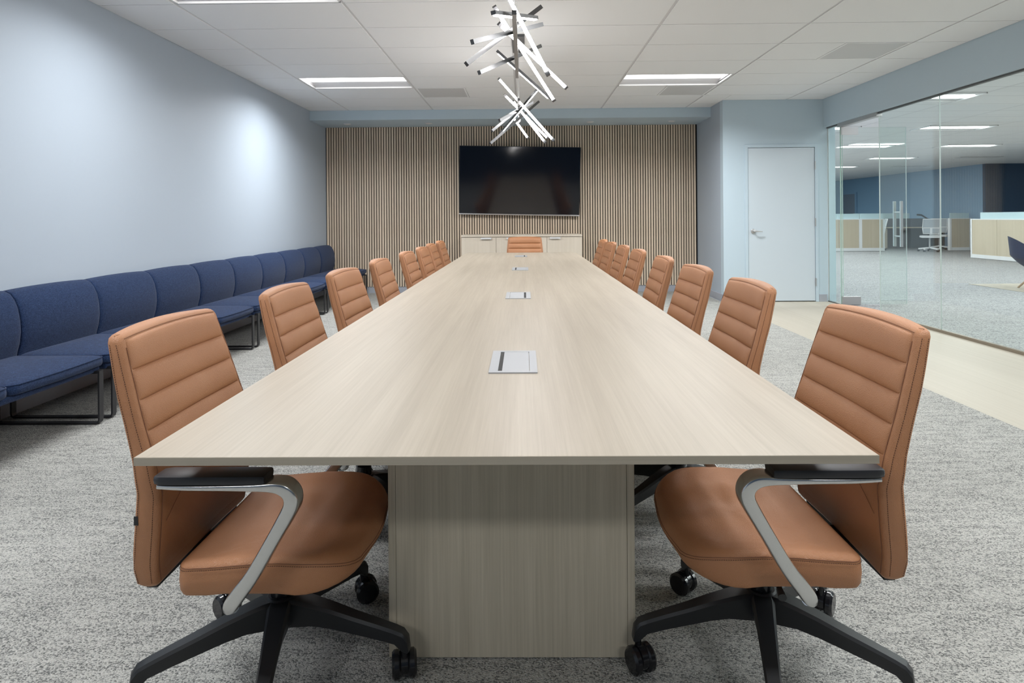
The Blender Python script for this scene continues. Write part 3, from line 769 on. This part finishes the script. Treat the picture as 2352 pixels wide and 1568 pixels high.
chandelier('farther linear chandelier of crossed lit bars, above the television', (5.25, 6.5), 2.17, b2, (5.45, 5.98))
# ------------------------------------------------------------------ office beyond the glass
struct('wall_office_far', MB().box(XG+.1, 20, 32, 32.12, 0, ZC+.1), M['teal_blue'])
struct('wall_office_side', MB().box(14.6, 14.72, 20.1, 32, 0, ZC), M['mid_blue'])
struct('wall_office_right', MB().box(14.6, 20, 19.98, 20.1, 0, ZC), M['navy'])
struct('wall_office_end', MB().box(20, 20.12, YB, 32, 0, ZC), M['mid_blue'])
d = empty('door_3', (14.6, 28.2, 0), kind='structure')
MB().box(-.04, -.001, -.5, .5, 0, 2.12).build('door_leaf', M['far_door'], d, bevel=.003)
MB().box(-.06, -.001, .5, .62, 0, 2.2).box(-.06, -.001, -.62, -.5, 0, 2.2).box(-.06, -.001, -.5, .5, 2.12, 2.2).build('door_frame', M['mid_blue'], d)
def station(name, x0, x1, y0, y1, axis, splits, label, glass_in=.03, zt=1.06):
    """low office panel run: white frame, wood infill panels, frosted screen on top; axis 0 = face runs along X, 1 = along Y"""
    t = empty(name, (x0, y0, 0), label=label, cat='office cabinet', group='low office partitions')
    if axis == 0: R = Matrix.Identity(4); Ln = x1-x0; D = y1-y0
    else: R = Matrix(((0,1,0,0),(-1,0,0,0),(0,0,1,0),(0,0,0,1))); Ln = y1-y0; D = x1-x0
    # local frame: u along face, v depth away from the viewer
    def B(u0, u1, v0, v1, z0, z1):
        mb = MB(); vs = []
        if axis == 0: mb.box(u0, u1, v0, v1, z0, z1)
        else: mb.box(v0, v1, u0, u1, z0, z1)
        return mb
    B(0, Ln, 0, D, .01, .11).build('base_rail', M['white_metal'], t)
    B(0, Ln, 0, D, zt-.025, zt).build('top_rail', M['white_metal'], t)
    for u in [0, Ln-.05]: B(u, u+.05, 0, D, .11, zt-.025).build('post', M['white_metal'], t)
    us = [.05] + [.05 + s*(Ln-.1) for s in splits] + [Ln-.05]
    for a, b in zip(us, us[1:]): B(a+.004, b-.004, .006, D-.006, .11, zt-.025).build('wood_panel', M['cab_far'], t)
    B(glass_in, Ln-glass_in, D/2-.01, D/2+.01, zt, zt+.17).build('frosted_screen', M['frost'], t)
    return t
station('office_partition', 9.6, 11.0, 20.6, 20.72, 0, [.5], 'pale wood low partition at the left, behind the glass door hinge')
station('office_partition', 11.0, 11.78, 20.6, 20.72, 0, [], 'narrow pale wood partition beside the left one, behind the open glass door')
station('office_partition', 13.90, 14.58, 20.6, 20.72, 0, [], 'narrow wood partition between the white task chair and the long panel run')
station('office_partition', 12.12, 12.24, 13.0, 17.15, 1, [.14, .34, .56, .78], 'long pale wood partition run at the right with a white base', glass_in=.3)
# desk between partitions
dk = empty('office_desk', (11.85, 21.9, 0), label='dark fronted office desk behind the white task chairs', cat='desk')
MB().box(0, 2.7, 0, .75, .72, .75).build('desktop', M['cab_far'], dk)
MB().box(0, 2.7, .76, .80, 0, 1.05).build('privacy_panel', M['grey_panel'], dk)
MB().box(0, 2.0, .77, .79, 1.05, 1.24).build('frosted_screen', M['frost'], dk)
MB().box(2.62, 2.68, .0, .75, 0, .72).build('leg_panel', M['grey_panel'], dk)
pdst = empty('file_pedestal', (12.05, 22.0, 0), label='pale wood three drawer file pedestal left of the office desk', cat='drawers')
MB().box(0, .62, 0, .5, .02, .70).build('body', M['cab_far'], pdst)
for i in range(3): MB().box(.01, .61, -.018, 0, .05+.215*i, .25+.215*i).build('drawer', M['cab_far'], pdst)
ma = empty('monitor_arm', (14.2, 22.2, .752), label='black monitor arm clamped to the office desk', cat='monitor arm')
MB().disc((0,0,.01), (0,0,1), .07, .02, 14).build('clamp', M['black'], ma)
MB().tube([(0,0,.02), (0,0,.28), (-.22,0,.42), (-.38,-.02,.43)], .03, 8).build('arm', M['black'], ma, smooth=40)
def task_chair():
    r = empty('task_chair')
    MB().loft([[(x*s, y*s, z) for x, y in ((-.24,-.23),(.24,-.23),(.25,.2),(.18,.26),(-.18,.26),(-.25,.2))] for z, s in ((.44,.9),(.45,1),(.50,1),(.51,.92))]).build('seat', M['white_metal'], r, smooth=40)
    fr = MB(); lo = [(-.23,-.24,.62), (-.26,-.30,.98)]
    pts = [(-.21,-.25,.58), (-.23,-.27,.76), (-.22,-.33,1.04), (.22,-.33,1.04), (.23,-.27,.76), (.21,-.25,.58)]
    fr.tube(pts, .016, 6, close=True).bar((-.23,-.27,.76), (.23,-.27,.76), .02, .03).bar((0,-.26,.58), (0,-.27,.76), .06, .02)
    fr.bar((0,-.26,.60), (0,-.1,.44), .06, .03)
    fr.build('back_frame', M['white_metal'], r, smooth=40)
    MB().add([(-.23,-.272,.78), (.23,-.272,.78), (.21,-.33,1.03), (-.21,-.33,1.03)], [(0,1,2,3)]).add([(-.21,-.252,.60), (.21,-.252,.60), (.22,-.268,.74), (-.22,-.268,.74)], [(0,1,2,3)]).build('back_mesh', M['mesh_grey'], r)
    MB().disc((0,0,.28), (0,0,1), .025, .34, 12).build('gas_column', M['satin'], r, smooth=40)
    sb = MB()
    for k in range(5):
        a = 2*PI*k/5 + .3; sb.bar((0,0,.13), (.31*math.cos(a), .31*math.sin(a), .085), .045, .04)
    sb.build('star_base', M['white_metal'], r)
    for k in range(5):
        a = 2*PI*k/5 + .3; MB().disc((.31*math.cos(a), .31*math.sin(a), .032), (-math.sin(a), math.cos(a), 0), .032, .05, 12).build('caster', M['black'], r)
    return r
t1 = task_chair(); t1.location = (12.98, 20.2, 0); t1.rotation_euler = (0,0,-.42); tag(t1, 'white mesh back task chair seen whole through the glass', 'chair', 'white office task chairs')
t2 = copy_tree(t1); t2.location = (13.95, 21.2, 0); t2.rotation_euler = (0,0,2.6); tag(t2, 'white task chair half hidden behind the narrow wood partition', 'chair', 'white office task chairs')
t3 = copy_tree(t1); t3.location = (11.95, 21.45, 0); t3.rotation_euler = (0,0,1.2); tag(t3, 'white task chair mostly hidden behind the left office partitions', 'chair', 'white office task chairs')
# lounge chair
lc = empty('lounge_chair', (7.98, 9.75, .006), -.5, label='blue shell lounge chair on splayed oak legs at the right edge', cat='chair')
rings = []
n = 20
for i in range(12):
    t = i/11; R = []
    z = .30 + .52*t**1.2
    for j in range(n):
        a = 2*PI*j/n
        back = max(0, math.cos(a-PI))  # back towards -x
        rr = (.10 + .27*min(1, t*2.2)**.6)
        hz = .31 + (.14 + .38*back**.8)*t**1.1 if True else z
        R.append(((rr+.05*t*back)*math.cos(a), rr*1.02*math.sin(a), hz))
    rings.append(R)
for i in range(10, -1, -1):
    t = i/11; R = []
    for j in range(n):
        a = 2*PI*j/n; back = max(0, math.cos(a-PI)); rr = max(.03, (.10 + .27*min(1, t*2.2)**.6) - .05)
        hz = max(.43, .31 + (.14 + .38*back**.8)*t**1.1 + .012)
        R.append(((rr+.05*t*back)*math.cos(a), rr*1.02*math.sin(a), hz))
    rings.append(R)
MB().loft(rings).build('shell', M['sofa'], lc, smooth=60)
for k in range(4):
    a = PI/4 + k*PI/2
    MB().tube([(.05*math.cos(a), .05*math.sin(a), .30), (.36*math.cos(a), .36*math.sin(a), .0)], [.022,.014], 8).build('leg', M['oakleg'], lc, smooth=40)
